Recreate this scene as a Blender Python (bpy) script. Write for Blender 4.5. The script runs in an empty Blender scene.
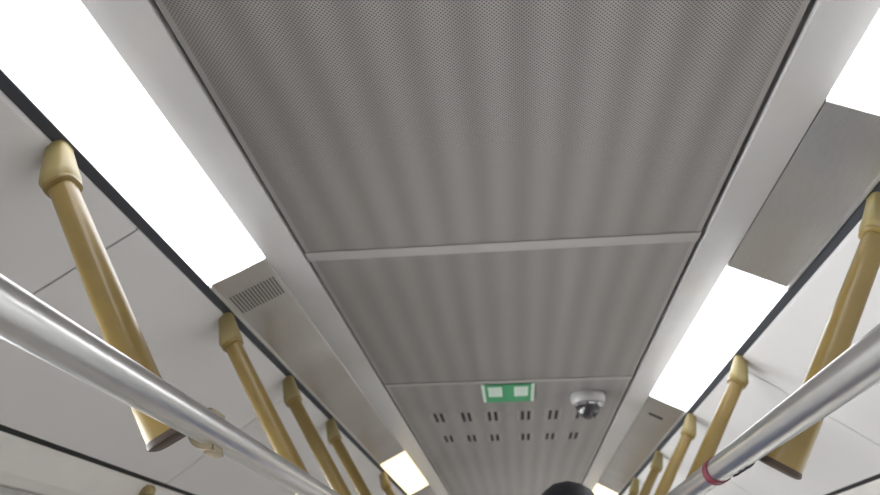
import bpy, bmesh, math, random
from mathutils import Vector, Matrix
random.seed(4)
HO, HC, CZ = 0.65, 0.714, 1.45     # outer and centre section units (metres), eye height
H = HO
SC = bpy.context.scene
C = SC.collection

# ------------------------------------------------------------------ camera
cam = bpy.data.cameras.new('camera')
cam.sensor_width = 36.0
cam.lens = 36.0 * 669.5 / 880.0
cam.clip_start = 0.02
camo = bpy.data.objects.new('camera', cam); C.objects.link(camo)
yaw, pitch, roll = -0.1043, 0.4986, -0.0025
fwd = Vector((math.sin(yaw)*math.cos(pitch), math.cos(yaw)*math.cos(pitch), math.sin(pitch)))
r0 = Vector((math.cos(yaw), -math.sin(yaw), 0)); u0 = r0.cross(fwd)
rr = r0*math.cos(roll) + u0*math.sin(roll); uu = u0*math.cos(roll) - r0*math.sin(roll)
camo.matrix_world = Matrix(((rr.x, uu.x, -fwd.x, 0.0112*HO), (rr.y, uu.y, -fwd.y, 0), (rr.z, uu.z, -fwd.z, CZ), (0, 0, 0, 1)))
cam.dof.use_dof = True; cam.dof.focus_distance = 0.8; cam.dof.aperture_fstop = 6.5
SC.camera = camo

# ------------------------------------------------------------------ world and exposure
w = bpy.data.worlds.new('world'); SC.world = w; w.use_nodes = True
# world patches added to light the carriage: bright left, dimmer right, dim elsewhere
_N, _L = w.node_tree.nodes, w.node_tree.links
_tc = _N.new('ShaderNodeTexCoord'); _sp = _N.new('ShaderNodeSeparateXYZ'); _mr = _N.new('ShaderNodeValToRGB')
_sc = _N.new('ShaderNodeMath'); _sc.operation = 'MULTIPLY_ADD'; _sc.inputs[1].default_value = 0.5; _sc.inputs[2].default_value = 0.5
_L.new(_tc.outputs['Generated'], _sp.inputs[0]); _L.new(_sp.outputs[0], _sc.inputs[0]); _L.new(_sc.outputs[0], _mr.inputs[0])
LEFT_SIDE, RIGHT_SIDE, DIM = 34.0, 5.0, 0.3
_e = _mr.color_ramp.elements
_e[0].position = 0.10; _e[1].position = 0.16
for _v, _el in ((1.0, _e[0]), (DIM/LEFT_SIDE, _e[1])): _el.color = (_v, _v, _v, 1)
for _pos, _v in ((0.84, DIM/LEFT_SIDE), (0.90, RIGHT_SIDE/LEFT_SIDE)):
    _el = _mr.color_ramp.elements.new(_pos); _el.color = (_v, _v, _v, 1)
_st = _N.new('ShaderNodeMath'); _st.operation = 'MULTIPLY'; _st.inputs[1].default_value = LEFT_SIDE
_L.new(_mr.outputs[0], _st.inputs[0]); _L.new(_st.outputs[0], _N['Background'].inputs[1])
_N['Background'].inputs[0].default_value = (1.0, 0.94, 0.915, 1)
SC.view_settings.view_transform = 'Standard'
SC.view_settings.look = 'None'
SC.view_settings.gamma = 1.0
SC.view_settings.use_curve_mapping = False
SC.view_settings.exposure = 0.0
LIGHT = 3.3                        # strength of the ceiling diffusers

# ------------------------------------------------------------------ materials
def new_mat(name):
    m = bpy.data.materials.new(name); m.use_nodes = True
    return m, m.node_tree.nodes, m.node_tree.links, m.node_tree.nodes['Principled BSDF']
def mat(name, col, rough=0.5, metal=0.0, noise=0.04, scale=14.0, bump=0.0, coat=0.0, stretch=(1, 1, 1)):
    m, N, L, p = new_mat(name)
    p.inputs['Roughness'].default_value = rough
    p.inputs['Metallic'].default_value = metal
    p.inputs['Coat Weight'].default_value = coat
    tc = N.new('ShaderNodeTexCoord'); mp = N.new('ShaderNodeMapping'); mp.inputs['Scale'].default_value = stretch
    L.new(tc.outputs['Object'], mp.inputs['Vector'])
    nz = N.new('ShaderNodeTexNoise'); nz.inputs['Scale'].default_value = scale; nz.inputs['Detail'].default_value = 4
    L.new(mp.outputs['Vector'], nz.inputs['Vector'])
    cr = N.new('ShaderNodeValToRGB')
    cr.color_ramp.elements[0].position = 0.3; cr.color_ramp.elements[1].position = 0.7
    cr.color_ramp.elements[0].color = tuple(max(0, c*(1-noise)) for c in col) + (1,)
    cr.color_ramp.elements[1].color = tuple(min(1, c*(1+noise)) for c in col) + (1,)
    L.new(nz.outputs['Fac'], cr.inputs['Fac']); L.new(cr.outputs['Color'], p.inputs['Base Color'])
    if bump:
        b = N.new('ShaderNodeBump'); b.inputs['Strength'].default_value = bump; b.inputs['Distance'].default_value = 0.002
        L.new(nz.outputs['Fac'], b.inputs['Height']); L.new(b.outputs['Normal'], p.inputs['Normal'])
    return m
def emit_mat(name, col, s):
    m, N, L, p = new_mat(name)
    p.inputs['Base Color'].default_value = (0.8, 0.8, 0.8, 1); p.inputs['Roughness'].default_value = 0.35
    p.inputs['Emission Color'].default_value = col + (1,); p.inputs['Emission Strength'].default_value = s
    return m

def perforated(name, base, hole, band):
    """painted sheet metal, staggered fine holes, soft lengthwise ribs showing behind"""
    m, N, L, p = new_mat(name)
    p.inputs['Roughness'].default_value = 0.38
    tc = N.new('ShaderNodeTexCoord'); sp = N.new('ShaderNodeSeparateXYZ'); L.new(tc.outputs['Object'], sp.inputs[0])
    def mth(op, a, b=None):
        n = N.new('ShaderNodeMath'); n.operation = op
        for i, v in enumerate((a, b)):
            if v is None: continue
            if isinstance(v, (int, float)): n.inputs[i].default_value = v
            else: L.new(v, n.inputs[i])
        return n.outputs[0]
    k = 2*math.pi/0.0060
    a = mth('SINE', mth('MULTIPLY', sp.outputs[0], k))
    b = mth('SINE', mth('MULTIPLY', sp.outputs[1], k))
    dots = mth('MULTIPLY', a, b)
    h = N.new('ShaderNodeMapRange'); h.interpolation_type = 'SMOOTHSTEP'
    h.inputs['From Min'].default_value = 0.10; h.inputs['From Max'].default_value = 0.55
    L.new(dots, h.inputs['Value'])
    # plain rim around the perforated field
    rim = N.new('ShaderNodeMapRange'); rim.inputs['From Min'].default_value = 0.568*HC; rim.inputs['From Max'].default_value = 0.571*HC
    rim.inputs['To Min'].default_value = 1; rim.inputs['To Max'].default_value = 0
    L.new(mth('ABSOLUTE', sp.outputs[0]), rim.inputs['Value'])
    hole_f = mth('MULTIPLY', h.outputs[0], rim.outputs[0])
    nz = N.new('ShaderNodeTexNoise'); nz.inputs['Scale'].default_value = 1.2
    L.new(tc.outputs['Object'], nz.inputs['Vector'])
    wob = mth('MULTIPLY', nz.outputs['Fac'], 1.3)
    rib = mth('SINE', mth('ADD', mth('MULTIPLY', sp.outputs[0], 2*math.pi/(0.104*HC)), wob))
    ribs = mth('ADD', mth('MULTIPLY', mth('ADD', mth('MULTIPLY', rib, 0.5), 0.5), rim.outputs[0]), mth('MULTIPLY', mth('SUBTRACT', 1.0, rim.outputs[0]), 0.7))
    mx = N.new('ShaderNodeMix'); mx.data_type = 'RGBA'
    mx.inputs['A'].default_value = base + (1,); mx.inputs['B'].default_value = band + (1,)
    L.new(ribs, mx.inputs['Factor'])
    mh = N.new('ShaderNodeMix'); mh.data_type = 'RGBA'
    L.new(mx.outputs['Result'], mh.inputs['A']); mh.inputs['B'].default_value = hole + (1,)
    L.new(hole_f, mh.inputs['Factor'])
    L.new(mh.outputs['Result'], p.inputs['Base Color'])
    bp = N.new('ShaderNodeBump'); bp.inputs['Strength'].default_value = 0.25; bp.inputs['Distance'].default_value = 0.001; bp.invert = True
    L.new(hole_f, bp.inputs['Height']); L.new(bp.outputs['Normal'], p.inputs['Normal'])
    return m

M = {}
M['perf'] = perforated('perforated grey sheet', (0.245, 0.227, 0.220), (0.085, 0.078, 0.074), (0.315, 0.294, 0.285))
M['dark'] = mat('dark void paint', (0.05, 0.054, 0.066), 0.7)
M['slot'] = mat('slot black', (0.012, 0.012, 0.014), 0.8)
M['stripe'] = mat('pale grey satin trim', (0.56, 0.545, 0.54), 0.30, 0.0, 0.02, coat=0.15)
M['joint'] = mat('pale joint strip', (0.35, 0.33, 0.32), 0.45)
M['cove'] = mat('warm white laminate', (0.72, 0.70, 0.70), 0.34, 0, 0.015, 3.0)
M['seam'] = mat('grey joint', (0.36, 0.35, 0.35), 0.6)
M['seamdark'] = mat('louvre grey', (0.10, 0.10, 0.10), 0.6)
M['steel'] = mat('brushed cover metal', (0.58, 0.57, 0.565), 0.30, 0.9, 0.05, 30, 0.03, stretch=(20, 1, 20))
_n, _l = M['steel'].node_tree.nodes, M['steel'].node_tree.links   # slightly buckled sheet
_w = _n.new('ShaderNodeTexNoise'); _w.inputs['Scale'].default_value = 3.6; _w.inputs['Detail'].default_value = 1.0
_t = _n.new('ShaderNodeTexCoord'); _l.new(_t.outputs['Object'], _w.inputs['Vector'])
_b = _n.new('ShaderNodeBump'); _b.inputs['Strength'].default_value = 0.45; _b.inputs['Distance'].default_value = 0.05
_l.new(_w.outputs['Fac'], _b.inputs['Height'])
_old = [q for q in _n if q.type == 'BUMP' and q != _b][0]; _l.new(_b.outputs['Normal'], _old.inputs['Normal'])
M['rail'] = mat('satin stainless tube', (0.86, 0.86, 0.87), 0.28, 1.0, 0.03, 20)
M['yellow'] = mat('yellow ochre enamel', (0.265, 0.182, 0.055), 0.36, 0.0, 0.06, 25, coat=0.15)
M['cream'] = mat('pale cream yellow cap', (0.33, 0.265, 0.115), 0.4, 0.0, 0.05, 25)
M['sole'] = mat('dark brown rubber', (0.055, 0.035, 0.025), 0.6)
M['cool'] = emit_mat('cool diffuser', (0.97, 0.98, 1.0), LIGHT)
M['warm'] = emit_mat('warm diffuser', (1.0, 0.80, 0.46), 1.9)
M['green'] = mat('sign green', (0.035, 0.32, 0.14), 0.4)
M['palegreen'] = mat('sign pale green', (0.60, 0.70, 0.62), 0.4)
M['white'] = mat('white plastic', (0.44, 0.43, 0.43), 0.3)
M['smoke'] = mat('smoked dome', (0.03, 0.028, 0.035), 0.08, 0.0, coat=1.0)
M['chrome'] = mat('polished ring', (0.75, 0.75, 0.78), 0.12, 1.0)
M['red'] = mat('dark red tape', (0.11, 0.014, 0.028), 0.45)
M['beige'] = mat('beige clip', (0.30, 0.25, 0.17), 0.4)
M['floor'] = mat('grey speckled floor', (0.62, 0.60, 0.58), 0.5, 0, 0.12, 60)
M['wall'] = mat('pale wall laminate', (0.74, 0.71, 0.68), 0.4, 0, 0.02)
M['frame'] = mat('grey window frame', (0.42, 0.42, 0.41), 0.4)
M['hair'] = mat('black hair', (0.010, 0.010, 0.016), 0.6, 0, 0.3, 90, 0.4)
M['skin'] = mat('skin', (0.50, 0.32, 0.23), 0.5)
M['shirt'] = mat('dark blue shirt cloth', (0.05, 0.07, 0.12), 0.8)
M['trouser'] = mat('dark trousers cloth', (0.03, 0.03, 0.035), 0.85)
M['shoe'] = mat('black shoe leather', (0.02, 0.02, 0.02), 0.4)
def glass_mat():
    m, N, L, p = new_mat('tinted window glass')
    tr = N.new('ShaderNodeBsdfTransparent'); tr.inputs[0].default_value = (0.62, 0.65, 0.66, 1)
    gl = N.new('ShaderNodeBsdfGlossy'); gl.inputs['Roughness'].default_value = 0.02
    fr = N.new('ShaderNodeFresnel'); fr.inputs[0].default_value = 1.5
    mx = N.new('ShaderNodeMixShader')
    ge = N.new('ShaderNodeNewGeometry'); iv = N.new('ShaderNodeMath'); iv.operation = 'SUBTRACT'; iv.inputs[0].default_value = 1
    L.new(ge.outputs['Backfacing'], iv.inputs[1])
    mu = N.new('ShaderNodeMath'); mu.operation = 'MULTIPLY'; L.new(fr.outputs[0], mu.inputs[0]); L.new(iv.outputs[0], mu.inputs[1])
    L.new(mu.outputs[0], mx.inputs[0]); L.new(tr.outputs[0], mx.inputs[1]); L.new(gl.outputs[0], mx.inputs[2])
    L.new(mx.outputs[0], N['Material Output'].inputs['Surface'])
    return m
M['glass'] = glass_mat()

# ------------------------------------------------------------------ helpers (section coordinates: camera = origin, ceiling = 1)
def W(x, y, z): return Vector((x*H, y*H, CZ + z*H))
def tag(o, label=None, cat=None, group=None, kind=None):
    if label: o['label'] = label
    if cat: o['category'] = cat
    if group: o['group'] = group
    if kind: o['kind'] = kind
    return o
def link(name, bm, mats, parent=None, smooth=False, bevel=0.0):
    bmesh.ops.recalc_face_normals(bm, faces=bm.faces[:])
    me = bpy.data.meshes.new(name)
    if smooth:
        for f in bm.faces: f.smooth = True
    bm.to_mesh(me); bm.free()
    for m in (mats if isinstance(mats, (list, tuple)) else [mats]): me.materials.append(m)
    o = bpy.data.objects.new(name, me); C.objects.link(o)
    if smooth: me.set_sharp_from_angle(angle=math.radians(38))
    if bevel:
        b = o.modifiers.new('bevel', 'BEVEL'); b.width = bevel; b.segments = 2; b.limit_method = 'ANGLE'
    if parent: o.parent = parent
    return o
def empty(name, loc):
    o = bpy.data.objects.new(name, None); o.location = loc; o.empty_display_size = 0.05; C.objects.link(o); return o
def box(bm, a, b, mi=0):
    """axis box between two metre corners"""
    x0, y0, z0 = (min(p, q) for p, q in zip(a, b)); x1, y1, z1 = (max(p, q) for p, q in zip(a, b))
    v = [bm.verts.new(c) for c in ((x0,y0,z0),(x1,y0,z0),(x1,y1,z0),(x0,y1,z0),(x0,y0,z1),(x1,y0,z1),(x1,y1,z1),(x0,y1,z1))]
    for q in ((0,3,2,1),(4,5,6,7),(0,1,5,4),(1,2,6,5),(2,3,7,6),(3,0,4,7)):
        f = bm.faces.new([v[i] for i in q]); f.material_index = mi
def prism(bm, prof, y0, y1, mi=0):
    """closed (x,z) section swept along y, metres"""
    a = [bm.verts.new((x, y0, z)) for x, z in prof]; b = [bm.verts.new((x, y1, z)) for x, z in prof]
    n = len(prof)
    for i in range(n):
        f = bm.faces.new((a[i], a[(i+1) % n], b[(i+1) % n], b[i])); f.material_index = mi
    bm.faces.new(a[::-1]).material_index = mi; bm.faces.new(b).material_index = mi
def loft(bm, rings, mi=0, cap=True):
    R = [[bm.verts.new(p) for p in r] for r in rings]
    n = len(R[0])
    for a, b in zip(R, R[1:]):
        for i in range(n):
            bm.faces.new((a[i], a[(i+1) % n], b[(i+1) % n], b[i])).material_index = mi
    if cap:
        bm.faces.new(R[0][::-1]).material_index = mi; bm.faces.new(R[-1]).material_index = mi
def tube(bm, p0, p1, r, n=24, mi=0):
    p0, p1 = Vector(p0), Vector(p1); d = (p1-p0).normalized()
    a = d.orthogonal().normalized(); b = d.cross(a)
    loft(bm, [[p + r*(math.cos(t*2*math.pi/n)*a + math.sin(t*2*math.pi/n)*b) for t in range(n)] for p in (p0, p1)], mi)
def lathe(bm, prof, n=32, mi=0, centre=(0, 0, 0)):
    c = Vector(centre)
    loft(bm, [[c + Vector((r*math.cos(t*2*math.pi/n), r*math.sin(t*2*math.pi/n), z)) for t in range(n)] for r, z in prof], mi)
def sec(pts): return [(x*H, CZ + z*H) for x, z in pts]

YA, YB = -2.3, 8.2                 # ends of the carriage

# ------------------------------------------------------------------ setting
bm = bmesh.new(); box(bm, (-1.3, YA, CZ+1.09*HC), (1.3, YB, CZ+1.09*HC+0.06))
tag(link('ceiling', bm, M['dark']), 'dark void behind the ceiling panels', kind='structure')
bm = bmesh.new(); box(bm, (-1.3, YA, -0.06), (1.3, YB, 0))
tag(link('floor', bm, M['floor']), 'grey speckled carriage floor', kind='structure')

H = HC
# satin grey trims between the centre panels and the light strips
for s, nm, side in ((-1, 'trim_1', 'left'), (1, 'trim_2', 'right')):
    inner = 0.594 if s < 0 else 0.600
    prof = sec([(s*inner, 0.958), (s*0.742, 0.996), (s*0.742, 1.03), (s*(inner+0.016), 1.0), (s*(inner+0.016), 1.02), (s*inner, 1.02)])
    bm = bmesh.new(); prism(bm, prof, YA, YB)
    tag(link(nm, bm, M['stripe'], bevel=0.0015), f'satin grey trim band along the {side} light strip', kind='structure')

H = HO
# sloping cove panels: one mesh per side, joints cut between the sheets
def cove(s, joints, name):
    bm = bmesh.new(); ys = [YA/H] + joints + [YB/H]
    face = [(1.045, 0.985), (1.050, 0.978), (1.25, 0.832), (1.45, 0.686), (1.640, 0.540), (1.646, 0.545)]
    back = [(1.66, 0.585), (1.45, 0.740), (1.25, 0.886), (1.045, 1.04)]
    for a, b in zip(ys, ys[1:]):
        prism(bm, sec([(s*x, z) for x, z in face+back]), a*H+0.0026, b*H-0.0026)
    prism(bm, sec([(s*x, z) for x, z in [(1.06, 0.982), (1.64, 0.555), (1.645, 0.565), (1.06, 1.0)]]), YA+.01, YB-.01, 1)
    tag(link(name, bm, [M['cove'], M['seam']]), 'warm white sloping side ceiling with panel joints', kind='structure')
cove(-1, [-1.6, 0.0, 1.59, 3.19, 4.79, 6.39, 7.99, 9.6], 'ceiling_left')
cove(1, [-1.75, 0.10, 3.05, 4.65, 6.25, 7.85, 9.45], 'ceiling_right')

# dark strip fills the slit beside the cove, its shade put into the colour
for s, nm, side in ((-1, 'trim_7', 'left'), (1, 'trim_8', 'right')):
    bm = bmesh.new(); prism(bm, sec([(s*1.014, 0.999), (s*1.0448, 0.990), (s*1.0448, 1.06), (s*1.014, 1.06)]), YA, YB)
    tag(link(nm, bm, M['dark']), f'dark strip painting the shaded gap outside the {side} light strip', kind='structure')

# side walls with window openings
WX = 1.15; Yd0, Yd1 = 2.02, 3.42    # door bay in metres
wins = [(-1.85, -1.30), (-0.15, 1.85), (3.6, 5.4), (5.6, 7.4)]
ztop, zsill = CZ+0.395*H, 0.95
for s, side in ((-1, 'left'), (1, 'right')):
    bm = bmesh.new()
    head = sec([(s*1.658, 0.513), (s*1.690, 0.470), (s*1.725, 0.425), (s*1.765, 0.397), (s*1.90, 0.397), (s*1.90, 0.58), (s*1.66, 0.58)])
    prism(bm, head, YA, YB)
    xo, xi = s*1.24, s*WX
    box(bm, (xi, YA, 0), (xo, Yd0, zsill)); box(bm, (xi, Yd1, 0), (xo, YB, zsill))
    edges = [YA] + [e for wn in wins for e in wn] + [YB]
    cuts = [(YA, wins[0][0]), (wins[0][1], wins[1][0]), (wins[1][1], Yd0), (Yd1, wins[2][0]), (wins[2][1], wins[3][0]), (wins[3][1], YB)]
    for a, b in cuts: box(bm, (xi, a, zsill), (xo, b, ztop+0.004))
    prism(bm, sec([(s*1.640, 0.540), (s*1.640, 0.5475), (s*1.660, 0.556), (s*1.660, 0.525)]), YA, YB, 1)
    tag(link(f'wall_{side}', bm, [M['wall'], M['slot']]), f'pale {side} carriage wall below the dark groove', kind='structure')
    for i, (a, b) in enumerate(wins):
        bm = bmesh.new(); f = 0.04; x0, x1 = s*1.165, s*1.205
        box(bm, (x0, a, ztop-0.10), (x1, b, ztop)); box(bm, (x0, a, zsill), (x1, b, zsill+f))
        box(bm, (x0, a, zsill+f), (x1, a+f, ztop-f)); box(bm, (x0, b-f, zsill+f), (x1, b, ztop-f))
        k = i + 1 + (4 if s > 0 else 0)
        o = tag(link(f'window_{k}', bm, M['frame']), f'grey framed window in the {side} wall', kind='structure')
        bm = bmesh.new(); box(bm, (s*1.180, a+f, zsill+f), (s*1.186, b-f, ztop-f))
        link('pane', bm, M['glass'], o)
    # double sliding door leaf pair
    bm = bmesh.new(); mid = (Yd0+Yd1)/2
    for a, b in ((Yd0, mid-0.003), (mid+0.003, Yd1)):
        box(bm, (s*1.19, a, 0), (s*1.22, b, 0.85)); box(bm, (s*1.19, a, 1.65), (s*1.22, b, ztop+0.004))
        box(bm, (s*1.19, a, 0.85), (s*1.22, a+0.12, 1.65)); box(bm, (s*1.19, b-0.12, 0.85), (s*1.22, b, 1.65))
    o = tag(link('door_1' if s < 0 else 'door_2', bm, M['frame']), f'grey sliding doors in the {side} wall', kind='structure')
    for a, b in ((Yd0, mid-0.003), (mid+0.003, Yd1)):
        bm = bmesh.new(); box(bm, (s*1.202, a+0.12, 0.85), (s*1.208, b-0.12, 1.65)); link('pane', bm, M['glass'], o)
for nm, y, lab in (('wall_back', YA-0.05, 'pale end wall behind the camera'), ('wall_front', YB, 'pale end wall at the far end')):
    bm = bmesh.new(); box(bm, (-1.3, y, 0), (1.3, y+0.05, CZ+1.09*HC)); tag(link(nm, bm, M['wall']), lab, kind='structure')

# ------------------------------------------------------------------ perforated centre panels
H = HC
PZ = 0.96
joints = [-0.97*PZ, 1.8376*PZ, 3.230*PZ, 7.7]
labels = ['perforated grey ceiling panel overhead, nearest of all, running off the top of the frame',
          'perforated grey ceiling panel between the two pale crosswise strips',
          'grey ceiling panel with two rows of slots beyond the green sign']
for i, (a, b) in enumerate(zip(joints, joints[1:])):
    gap = 0.030 if i == 0 else 0.022
    ya, yb = (a+gap/2)*H, (b-gap/2)*H
    bm = bmesh.new(); x = 0.584*H
    box(bm, (-x, ya, CZ+PZ*H), (x, yb, CZ+PZ*H+0.018))
    o = tag(link('ceiling_panel', bm, M['perf'], bevel=0.002), labels[i], 'ceiling panel', 'perforated centre ceiling panels')
panel3 = o
# slots: two rows of six pairs in the third panel, each pair a pressed frame with two dark slits
def slot_pair(x, y, ln):
    bm = bmesh.new()
    z = CZ+PZ*H
    for dx in (-0.017, 0.017):
        n = 10; hw, hl = 0.0080*H, ln/2*H
        cx = (x+dx)*H
        ring = []
        for k in range(2*n):
            t = k*math.pi/n
            ring.append((cx+hw*math.cos(t), y*H+(hl-hw)*(1 if math.sin(t) >= 0 else -1)+hw*math.sin(t)))
        loft(bm, [[(px, py, z-0.0012) for px, py in ring], [(px, py, z+0.004) for px, py in ring]], 0)
    for dx, wd in ((-0.040, 0.006), (0.040, 0.006)):
        box(bm, ((x+dx-wd/2)*H, (y-ln*0.62)*H, z-0.0016), ((x+dx+wd/2)*H, (y+ln*0.62)*H, z+0.002), 1)
    o = link('vent_slot', bm, [M['slot'], M['joint']], panel3); return o
for row, (y, ln, xs) in enumerate(((3.905*PZ, 0.185, (-0.405, -0.245, -0.092, 0.098, 0.256, 0.416)), (4.45*PZ, 0.165, (-0.40, -0.248, -0.098, 0.102, 0.258, 0.408)))):
    for x in xs: slot_pair(x*PZ, y, ln)
# pale joint strips
for i, y in enumerate(joints[:4]):
    wd = 0.052 if i < 2 else 0.036
    bm = bmesh.new(); box(bm, (-0.584*H, (y-wd/2)*H, CZ+(PZ-0.005)*H), (0.584*H, (y+wd/2)*H, CZ+PZ*H-0.0002))
    box(bm, (-0.575*H, (y-0.008)*H, CZ+PZ*H-0.0002), (0.575*H, (y+0.008)*H, CZ+1.07*H))
    tag(link(f'trim_{3+i}', bm, M['joint'], bevel=0.001), 'pale strip across the ceiling between two perforated panels', kind='structure')
# ------------------------------------------------------------------ light strips: diffusers and metal cover sheets
KX, KZ = 1.0125*HO/HC, 1.0*HO/HC    # outer lip of the sloping strip
def on(t, d=0.0):
    """point across the sloping strip: t from inner (0) to outer (1) edge, d out of its face"""
    x0, z0 = 0.747, 1.0; l = math.hypot(KX-x0, KZ-z0)
    return (x0+(KX-x0)*t - d*(z0-KZ)/l, z0+(KZ-z0)*t - d*(KX-x0)/l)
def mir(s, pts): return sec([(s*x, z) for x, z in pts])
def light(s, a, b, warm, label):
    root = tag(empty('ceiling_light', W(s*0.84, (a+b)/2, 0.95)), label, 'ceiling light', 'long ceiling lights of the two strips')
    inv = Matrix.Translation(-root.location)
    bm = bmesh.new()
    prism(bm, mir(s, [on(.02, -.012), on(.98, -.012), on(.98, -.05), on(.02, -.05)]), a*H, b*H)
    bmesh.ops.transform(bm, matrix=inv, verts=bm.verts); link('housing', bm, M['white'], root)
    bm = bmesh.new(); n = 10
    prism(bm, mir(s, [on(k/n, 0.003*math.sin(math.pi*k/n)-.003) for k in range(n+1)] + [on(1, -.011), on(0, -.011)]), a*H+0.001, b*H-0.001)
    bmesh.ops.transform(bm, matrix=inv, verts=bm.verts)
    link('diffuser', bm, M['warm' if warm else 'cool'], root, smooth=True)
def cover(s, a, b, label):
    bm = bmesh.new()
    prism(bm, mir(s, [on(0), on(.95), on(.97, .009), on(1, .009), on(1, -.012), on(0, -.012)]), a*H+0.001, b*H-0.001)
    return tag(link('cover_sheet', bm, M['steel'], bevel=0.0012), label, 'metal cover', 'brushed metal covers between the lights')
def slit(bm, s, t0, t1, y0, y1):
    prism(bm, mir(s, [on(t0, .0012), on(t1, .0012), on(t1, -.004), on(t0, -.004)]), y0*H, y1*H)
def louvre(root, s, t0, t1, y0, y1, n, slant=0.0):
    bm = bmesh.new()
    for k in range(n):
        t = t0 + (t1-t0)*(k+0.5)/n; y = slant*(t-t0)
        slit(bm, s, t-.014, t+.014, y0+y, y1+y)
    link('louvre', bm, M['seamdark'], root)
light(-1, -1.9, -0.4, False, 'added long white ceiling light, unseen, on the left behind the viewer')  # unseen light, added behind the viewer for the lighting
light(-1, 0.36, 1.84, False, 'long glaring white ceiling light at upper left above the nearest grab bar')
light(-1, 4.80, 6.22, True, 'warm yellowish ceiling light far along the left strip')
light(-1, 7.0, 8.5, True, 'farthest warm ceiling light of the left strip')
light(1, -0.25, 1.24, False, 'glaring white ceiling light in the top right corner')
light(1, 2.06, 3.58, False, 'white ceiling light on the right strip with metal covers at both ends')
light(1, 6.35, 7.8, True, 'warm ceiling light far along the right strip beside the black-haired head')
light(1, 8.6, 10.1, True, 'farthest warm ceiling light of the right strip')
light(1, -2.6, -1.1, False, 'long white ceiling light on the right, behind the viewer')
cl = cover(-1, 1.84, 4.80, 'long brushed metal cover on the left with fine louvre beside the big light')
louvre(cl, -1, 0.06, 0.90, 1.955, 2.085, 15, 0.0)
cover(-1, 6.22, 7.0, 'short metal cover beyond the warm light on the left strip')
cover(-1, -0.4, 0.36, 'metal cover between two lights at the left, outside the frame')
cover(1, 1.24, 2.06, 'brushed metal cover on the right between the two white lights')
cr = cover(1, 3.58, 6.35, 'long brushed metal cover on the right between white and warm lights')
bm = bmesh.new(); slit(bm, 1, .22, .62, 3.84, 3.875); link('slit', bm, M['slot'], cr)
cover(1, 7.8, 8.6, 'metal cover beyond the warm light on the right strip')
cover(1, -1.1, -0.25, 'metal cover between two lights at the right, outside the frame')

# ------------------------------------------------------------------ yellow grab bars
H = HO
AX = Vector((0.378, 0, -0.602)).normalized()       # down the bar (left side), in section
NX = Vector((0.602, 0, 0.378)).normalized()        # inward and up, square to the bar
def squircle(c, a, b, u, v, n=28, e=3.0):
    out = []
    for k in range(n):
        t = 2*math.pi*k/n; ct, st = math.cos(t), math.sin(t)
        out.append(c + u*(a*math.copysign(abs(ct)**(2/e), ct)) + v*(b*math.copysign(abs(st)**(2/e), st)))
    return out
YV = Vector((0, 1, 0))
def make_bar(s):
    """bar hanging from the gap; origin at the gap, metres; s = -1 left, 1 right"""
    m = (lambda p: Vector((p.x if s < 0 else -p.x, p.y, p.z)) * H)
    root = empty('grab_bar', (0, 0, 0))
    ax2 = (AX*0.75 + Vector((0.0, 0, -1))*0.25).normalized(); nx2 = ax2.cross(YV).normalized()
    if nx2.x < 0: nx2 = -nx2
    def build(name, st, material):
        bm = bmesh.new(); loft(bm, [[m(q) for q in squircle(t[0], t[1], t[2], t[3], t[5] if len(t) > 5 else YV, e=t[4])] for t in st])
        return link(name, bm, material, root, smooth=True)
    O = Vector((0, 0, 0.0))
    k = Vector((0.035, 0, -0.105))                 # end of the cap
    build('cap', [(O+Vector((0.000, 0, 0.035)), 0.020, 0.026, nx2, 3.5), (O+Vector((0.004, 0, -0.010)), 0.026, 0.029, nx2, 3.5),
                  (O+k*0.62, 0.034, 0.036, nx2, 3.5), (O+k*0.88, 0.040, 0.041, NX, 3.2), (O+k, 0.041, 0.042, NX, 3.2),
                  (O+k+AX*0.010, 0.037, 0.038, NX, 3.0)], M['cream'])
    c0 = O+k+AX*0.010
    build('collar', [(c0, 0.037, 0.038, NX, 3.0), (c0+AX*0.003, 0.039, 0.040, NX, 3.0), (c0+AX*0.010, 0.038, 0.039, NX, 3.0), (c0+AX*0.014, 0.032, 0.033, NX, 3.0)], M['yellow'])
    L = 0.700
    pts = []
    for t in (0.0, 0.25, 0.5, 0.72, 0.80, 0.86, 0.92, 0.965, 1.0):
        fl = max(0.0, (t-0.80)/0.20)**1.5
        a = 0.029+0.004*t + 0.013*fl; off = 0.016*fl
        pts.append((c0+AX*(0.012+(L-0.012)*t)+NX*off, a, 0.029+0.006*t+0.004*fl, NX, 3.2, YV - AX*0.28*max(0.0, (t-0.8)/0.2)))
    build('arm', pts, M['yellow'])
    e = c0+AX*L+NX*0.016
    build('sole', [(e-AX*0.004, 0.0465, 0.0395, NX, 3.2, YV-AX*0.28), (e+AX*0.004, 0.048, 0.041, NX, 3.2, YV-AX*0.28), (e+AX*0.009, 0.0465, 0.0395, NX, 3.2, YV-AX*0.28), (e+AX*0.012, 0.042, 0.035, NX, 3.2, YV-AX*0.28)], M['sole'])
    return root
def copy_tree(o):
    c = o.copy(); C.objects.link(c)
    for ch in list(o.children):
        d = ch.copy(); C.objects.link(d); d.parent = c
    return c
bars = {-1: [(1.208, 'yellow grab bar nearest on the left, hanging beside the long glaring light'),
             (2.265, 'second yellow grab bar from the viewer on the left, below the louvre'),
             (3.035, 'third yellow grab bar from the viewer on the left'),
             (3.845, 'fourth yellow grab bar from the viewer on the left'),
             (5.55, 'fifth yellow grab bar on the left, beside the far warm light')],
        1: [(1.660, 'yellow grab bar nearest on the right, crossing behind the right handrail'),
            (2.975, 'second yellow grab bar on the right, halfway along the white light'),
            (3.960, 'third yellow grab bar on the right, at the far end of the white light'),
            (4.98, 'fourth yellow grab bar from the viewer on the right'),
            (6.05, 'fifth yellow grab bar from the viewer on the right'),
            (7.05, 'farthest yellow grab bar on the right, near the black-haired head')]}
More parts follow.
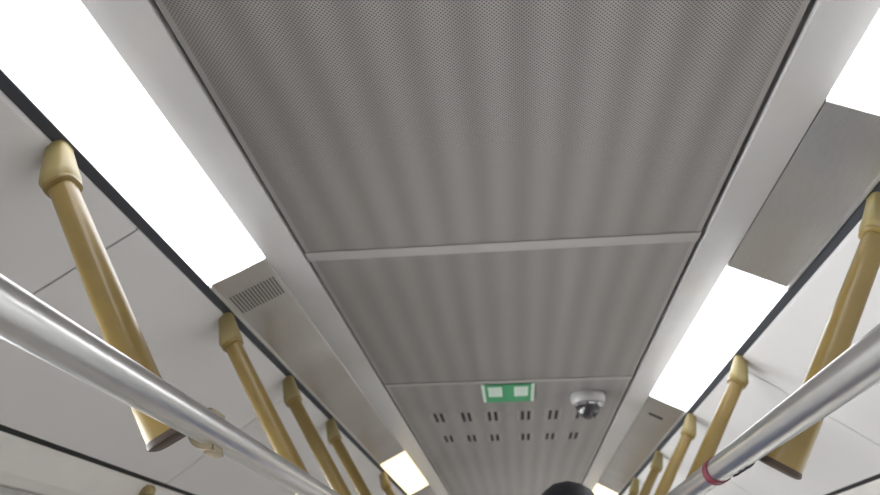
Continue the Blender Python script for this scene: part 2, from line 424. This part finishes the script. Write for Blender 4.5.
for s in (-1, 1):
    proto = make_bar(s)
    for i, (y, lab) in enumerate(bars[s]):
        o = proto if i == 0 else copy_tree(proto)
        o.location = W(s*1.045, y, 0.992)
        tag(o, lab, 'grab bar', 'yellow grab bars along the ' + ('left' if s < 0 else 'right') + ' strip')

# ------------------------------------------------------------------ steel handrails
RZ, RR = 0.310, 0.0295
for s, side, RX in ((-1, 'left', 0.566), (1, 'right', 0.520)):
    o = tag(empty('handrail', W(s*RX, 4.0, RZ)),
            'long steel handrail on the left with a beige clip' if s < 0 else 'long steel handrail on the right with a dark red band', 'handrail', 'overhead steel handrails')
    inv = Matrix.Translation(-o.location)
    def put(name, bm, material, **kw):
        bmesh.ops.transform(bm, matrix=inv, verts=bm.verts); return link(name, bm, material, o, **kw)
    bm = bmesh.new(); tube(bm, W(s*RX, -1.6, RZ), W(s*RX, 10.6, RZ), RR*H, 32); put('tube', bm, M['rail'], smooth=True)
    def arc(bm, y0, y1, r0, r1, a0, a1, n=22, mi=0):
        R = []
        for k in range(n+1):
            t = math.radians(a0+(a1-a0)*k/n); c, q = math.cos(t), math.sin(t)
            R.append([W(s*RX+r*c*1.0, y, RZ+r*q) for r, y in ((r0, y0), (r1, y0), (r1, y1), (r0, y1))])
        loft(bm, R, mi)
    if s < 0:
        bm = bmesh.new(); arc(bm, 1.235, 1.300, RR-0.001, RR+0.010, 85, 285)
        arc(bm, 1.25, 1.295, RR, RR+0.015, 262, 290)
        q = put('clip', bm, M['beige'], smooth=True); q['label'] = 'beige clip hugging the back of the rail'
    else:
        bm = bmesh.new(); arc(bm, 1.785, 1.828, RR-0.001, RR+0.003, 0, 359); q = put('band', bm, M['red'], smooth=True); q['label'] = 'dark red band'
        bm = bmesh.new()
        for k in range(3):
            y = 1.60+0.045*k; arc(bm, y, y+0.018, RR-0.001, RR+0.004, 280, 335, 8)
        q = put('toothed_clip', bm, M['slot'], smooth=True); q['label'] = 'dark toothed clip under the rail'

# yellow upright at the door edge on the left
bm = bmesh.new(); tube(bm, (-1.085, 2.0, 0.0), (-1.085, 2.0, CZ+0.50*H), 0.018, 20)
root = tag(empty('stanchion', (-1.085, 2.0, 0)), 'yellow upright pole at lower left where the dark wall groove ends', 'pole')
bmesh.ops.translate(bm, vec=(1.085, -2.0, 0), verts=bm.verts); link('pole', bm, M['yellow'], root, smooth=True)
bm = bmesh.new(); lathe(bm, [(0.018, CZ+0.470*H), (0.024, CZ+0.475*H), (0.026, CZ+0.50*H), (0.020, CZ+0.515*H)], 20); link('end_cap', bm, M['cream'], root, smooth=True)

# ------------------------------------------------------------------ sign and camera dome
H = HC
S = tag(empty('ceiling_sign', W(0.005, 3.44*PZ, PZ)), 'small green sign with two pale squares on the ceiling', 'sign')
def flat(name, x0, x1, y0, y1, z0, z1, m, par, bev=0.0):
    bm = bmesh.new(); box(bm, (x0*H, y0*H, z0), (x1*H, y1*H, z1)); return link(name, bm, m, par, bevel=bev)
flat('plate', -0.128, 0.128, -0.170, 0.130, -0.006, 0.0, M['palegreen'], S, 0.001)
flat('green_face', -0.112, 0.112, -0.170, 0.125, -0.0072, -0.003, M['green'], S)
for x in (-0.063, 0.063): flat('pictogram_panel', x-0.034, x+0.034, -0.140, 0.020, -0.0085, -0.005, M['palegreen'], S)

D = tag(empty('security_camera', W(0.402, 3.52*PZ, PZ)), 'round white security camera with dark dome on the ceiling right of the sign', 'security camera')
bm = bmesh.new(); lathe(bm, [(0.060, 0.0), (0.062, -0.006), (0.060, -0.024), (0.054, -0.032), (0.048, -0.032)], 36); link('base', bm, M['white'], D, smooth=True)
bm = bmesh.new(); lathe(bm, [(0.050, -0.030), (0.053, -0.038), (0.047, -0.044), (0.042, -0.040)], 36); link('ring', bm, M['chrome'], D, smooth=True)
bm = bmesh.new(); lathe(bm, [(0.046*math.cos(t*math.pi/16), -0.038-0.052*math.sin(t*math.pi/16)) for t in range(8)] + [(0.002, -0.0902)], 36); link('dome', bm, M['smoke'], D, smooth=True)

# ------------------------------------------------------------------ person ahead: only the crown of the head shows
def person(loc, top):
    k = top/1.75
    J = {'pelvis': (0, 0, .95, .135), 'waist': (0, 0.01, 1.10, .125), 'chest': (0, 0, 1.28, .145), 'ribs': (0, 0, 1.40, .12), 'neck': (0, 0.0, 1.49, .056), 'jaw': (0, .012, 1.56, .066), 'skull': (0, 0.0, 1.655, .088), 'crown': (0, -.004, 1.672, .086)}
    E = [('pelvis', 'waist'), ('waist', 'chest'), ('chest', 'ribs'), ('ribs', 'neck'), ('neck', 'jaw'), ('jaw', 'skull'), ('skull', 'crown')]
    for s, q in ((-1, 'l'), (1, 'r')):
        J.update({q+'sh': (s*.17, -.005, 1.405, .062), q+'el': (s*.225, .01, 1.12, .042), q+'wr': (s*.225, .07, .88, .028), q+'pm': (s*.222, .085, .80, .030),
                  q+'hip': (s*.092, 0, .88, .095), q+'kn': (s*.10, .012, .48, .060), q+'ca': (s*.10, -.012, .34, .056), q+'an': (s*.10, -.02, .09, .040), q+'toe': (s*.115, .12, .045, .036)})
        E += [('ribs', q+'sh'), (q+'sh', q+'el'), (q+'el', q+'wr'), (q+'wr', q+'pm'), ('pelvis', q+'hip'), (q+'hip', q+'kn'), (q+'kn', q+'ca'), (q+'ca', q+'an'), (q+'an', q+'toe')]
        for f, (dx, ln) in enumerate(((-.022, .075), (-.007, .085), (.008, .08), (.022, .065))):
            a, b, c = (q+'f%d%s' % (f, e) for e in 'abc')
            y = .085+dx
            J[a] = (s*.222, y, .775, .010); J[b] = (s*.220, y+.004, .775-ln*.55, .0088); J[c] = (s*.210, y+.006, .775-ln, .0075)
            E += [(q+'pm', a), (a, b), (b, c)]
        J[q+'ta'] = (s*.205, .112, .825, .011); J[q+'tb'] = (s*.198, .128, .785, .009); E += [(q+'pm', q+'ta'), (q+'ta', q+'tb')]
    names = list(J); me = bpy.data.meshes.new('person')
    me.from_pydata([Vector(J[n][:3])*k for n in names], [(names.index(a), names.index(b)) for a, b in E], [])
    o = bpy.data.objects.new('person', me); C.objects.link(o)
    md = o.modifiers.new('skin', 'SKIN'); md.use_smooth_shade = True
    for i, n in enumerate(names):
        sv = me.skin_vertices[0].data[i]; r = J[n][3]*k
        sv.radius = (r*1.25, r*.86) if n in ('pelvis', 'waist', 'chest', 'ribs') else (r, r); sv.use_root = n == 'pelvis'
    o.modifiers.new('sub', 'SUBSURF').levels = 2; o.modifiers['sub'].render_levels = 2
    dg = bpy.context.evaluated_depsgraph_get(); dg.update()
    bm = bmesh.new(); bm.from_mesh(o.evaluated_get(dg).to_mesh())
    # pull the head to its true crown height, add nose and lips by moving the face surface
    head = [v for v in bm.verts if v.co.z > 1.52*k and abs(v.co.x) < .12]
    zt = max(v.co.z for v in head); f = (top - 1.52*k)/(zt-1.52*k)
    for v in head:
        v.co.z = 1.52*k + (v.co.z-1.52*k)*f
        hz = v.co.z/k
        if v.co.y > 0.03:
            v.co.y += .022*math.exp(-((v.co.x/.014)**2+((hz-1.615)/.02)**2)) + .007*math.exp(-((v.co.x/.026)**2+((hz-1.575)/.009)**2))
            v.co.y -= .010*(math.exp(-(((v.co.x-.032)/.015)**2+((hz-1.645)/.012)**2)) + math.exp(-(((v.co.x+.032)/.015)**2+((hz-1.645)/.012)**2)))
    cc = Vector((0, -.006, top-.088)); rad = (.079, .094, .088)
    for v in head:
        if v.co.z > cc.z-.03:
            d = v.co-cc; q = math.sqrt(sum((d[i]/rad[i])**2 for i in range(3)))
            t = min(1, (v.co.z-cc.z+.03)/.05); v.co = v.co.lerp(cc+d/q, t)
    bm.normal_update(); bald = bm.copy()
    for s in (-1, 1):                               # ears
        bmesh.ops.create_uvsphere(bm, u_segments=12, v_segments=8, radius=1, matrix=Matrix.Translation((s*.083*k, -.008, 1.625*k)) @ Matrix.Diagonal((.010, .018, .032, 1)))
        bmesh.ops.create_uvsphere(bm, u_segments=10, v_segments=8, radius=.011, matrix=Matrix.Translation((s*.032*k, .068*k, 1.645*k)))
    C.objects.unlink(o); bpy.data.objects.remove(o)
    bm.normal_update()
    src = bald
    body = link('person', bm, M['skin'], smooth=False)
    for p_ in body.data.polygons: p_.use_smooth = True
    body.location = loc
    def largest(b):
        """keep the biggest connected piece"""
        left, best = set(b.verts), set()
        while left:
            st = [left.pop()]; isl = set(st)
            while st:
                for e in st.pop().link_edges:
                    for v in e.verts:
                        if v not in isl: isl.add(v); left.discard(v); st.append(v)
            if len(isl) > len(best): best = isl
        bmesh.ops.delete(b, geom=[v for v in b.verts if v not in best], context='VERTS')
    for ax, vals in ((2, (.11, .93, .96, 1.22, 1.50)), (0, (-.19, .19))):
        for c in vals:
            no = [0, 0, 0]; no[ax] = 1; co = [q*c*k for q in no]
            bmesh.ops.bisect_plane(src, geom=src.verts[:]+src.edges[:]+src.faces[:], dist=1e-5, plane_co=co, plane_no=no)
    def shell(name, test, off, m):
        b = src.copy(); b.normal_update()
        bmesh.ops.delete(b, geom=[fc for fc in b.faces if not test(fc.calc_center_median()/k)], context='FACES')
        largest(b)
        nrm = {v: v.normal.copy() for v in b.verts}
        for v in b.verts: v.co += nrm[v]*off
        q = link(name, b, m, body)
        for p_ in q.data.polygons: p_.use_smooth = True
        sd = q.modifiers.new('solid', 'SOLIDIFY'); sd.thickness = .004; sd.offset = -1
        return q
    shell('shirt', lambda c: .93 < c.z < 1.50 and (c.z > 1.22 or abs(c.x) < .19), .010, M['shirt'])
    shell('trousers', lambda c: .11 < c.z < .96 and abs(c.x) < .19, .007, M['trouser'])
    for sg in (-1, 1): shell('shoe', lambda c: c.z < .11 and c.x*sg > 0, .008, M['shoe'])
    hb = bald.copy(); hb.normal_update()
    hairline = lambda c: c.z > 1.60 and not (c.y > .035 and c.z < 1.685) and not (abs(c.x) > .070 and c.y > -.03 and c.z < 1.66)
    bmesh.ops.delete(hb, geom=[fc for fc in hb.faces if not hairline(fc.calc_center_median()/k) ], context='FACES')
    largest(hb)
    nrm = {v: v.normal.copy() for v in hb.verts}
    rnd = random.Random(2)
    for v in hb.verts: v.co += nrm[v]*(.010+.003*rnd.random())
    q = link('hair', hb, M['hair'], body)
    for p_ in q.data.polygons: p_.use_smooth = True
    q.modifiers.new('solid', 'SOLIDIFY').thickness = .008
    src.free()
    tag(body, 'person with short black hair standing ahead, only the crown visible', 'person')
person((0.147, 1.90, 0), 1.746)
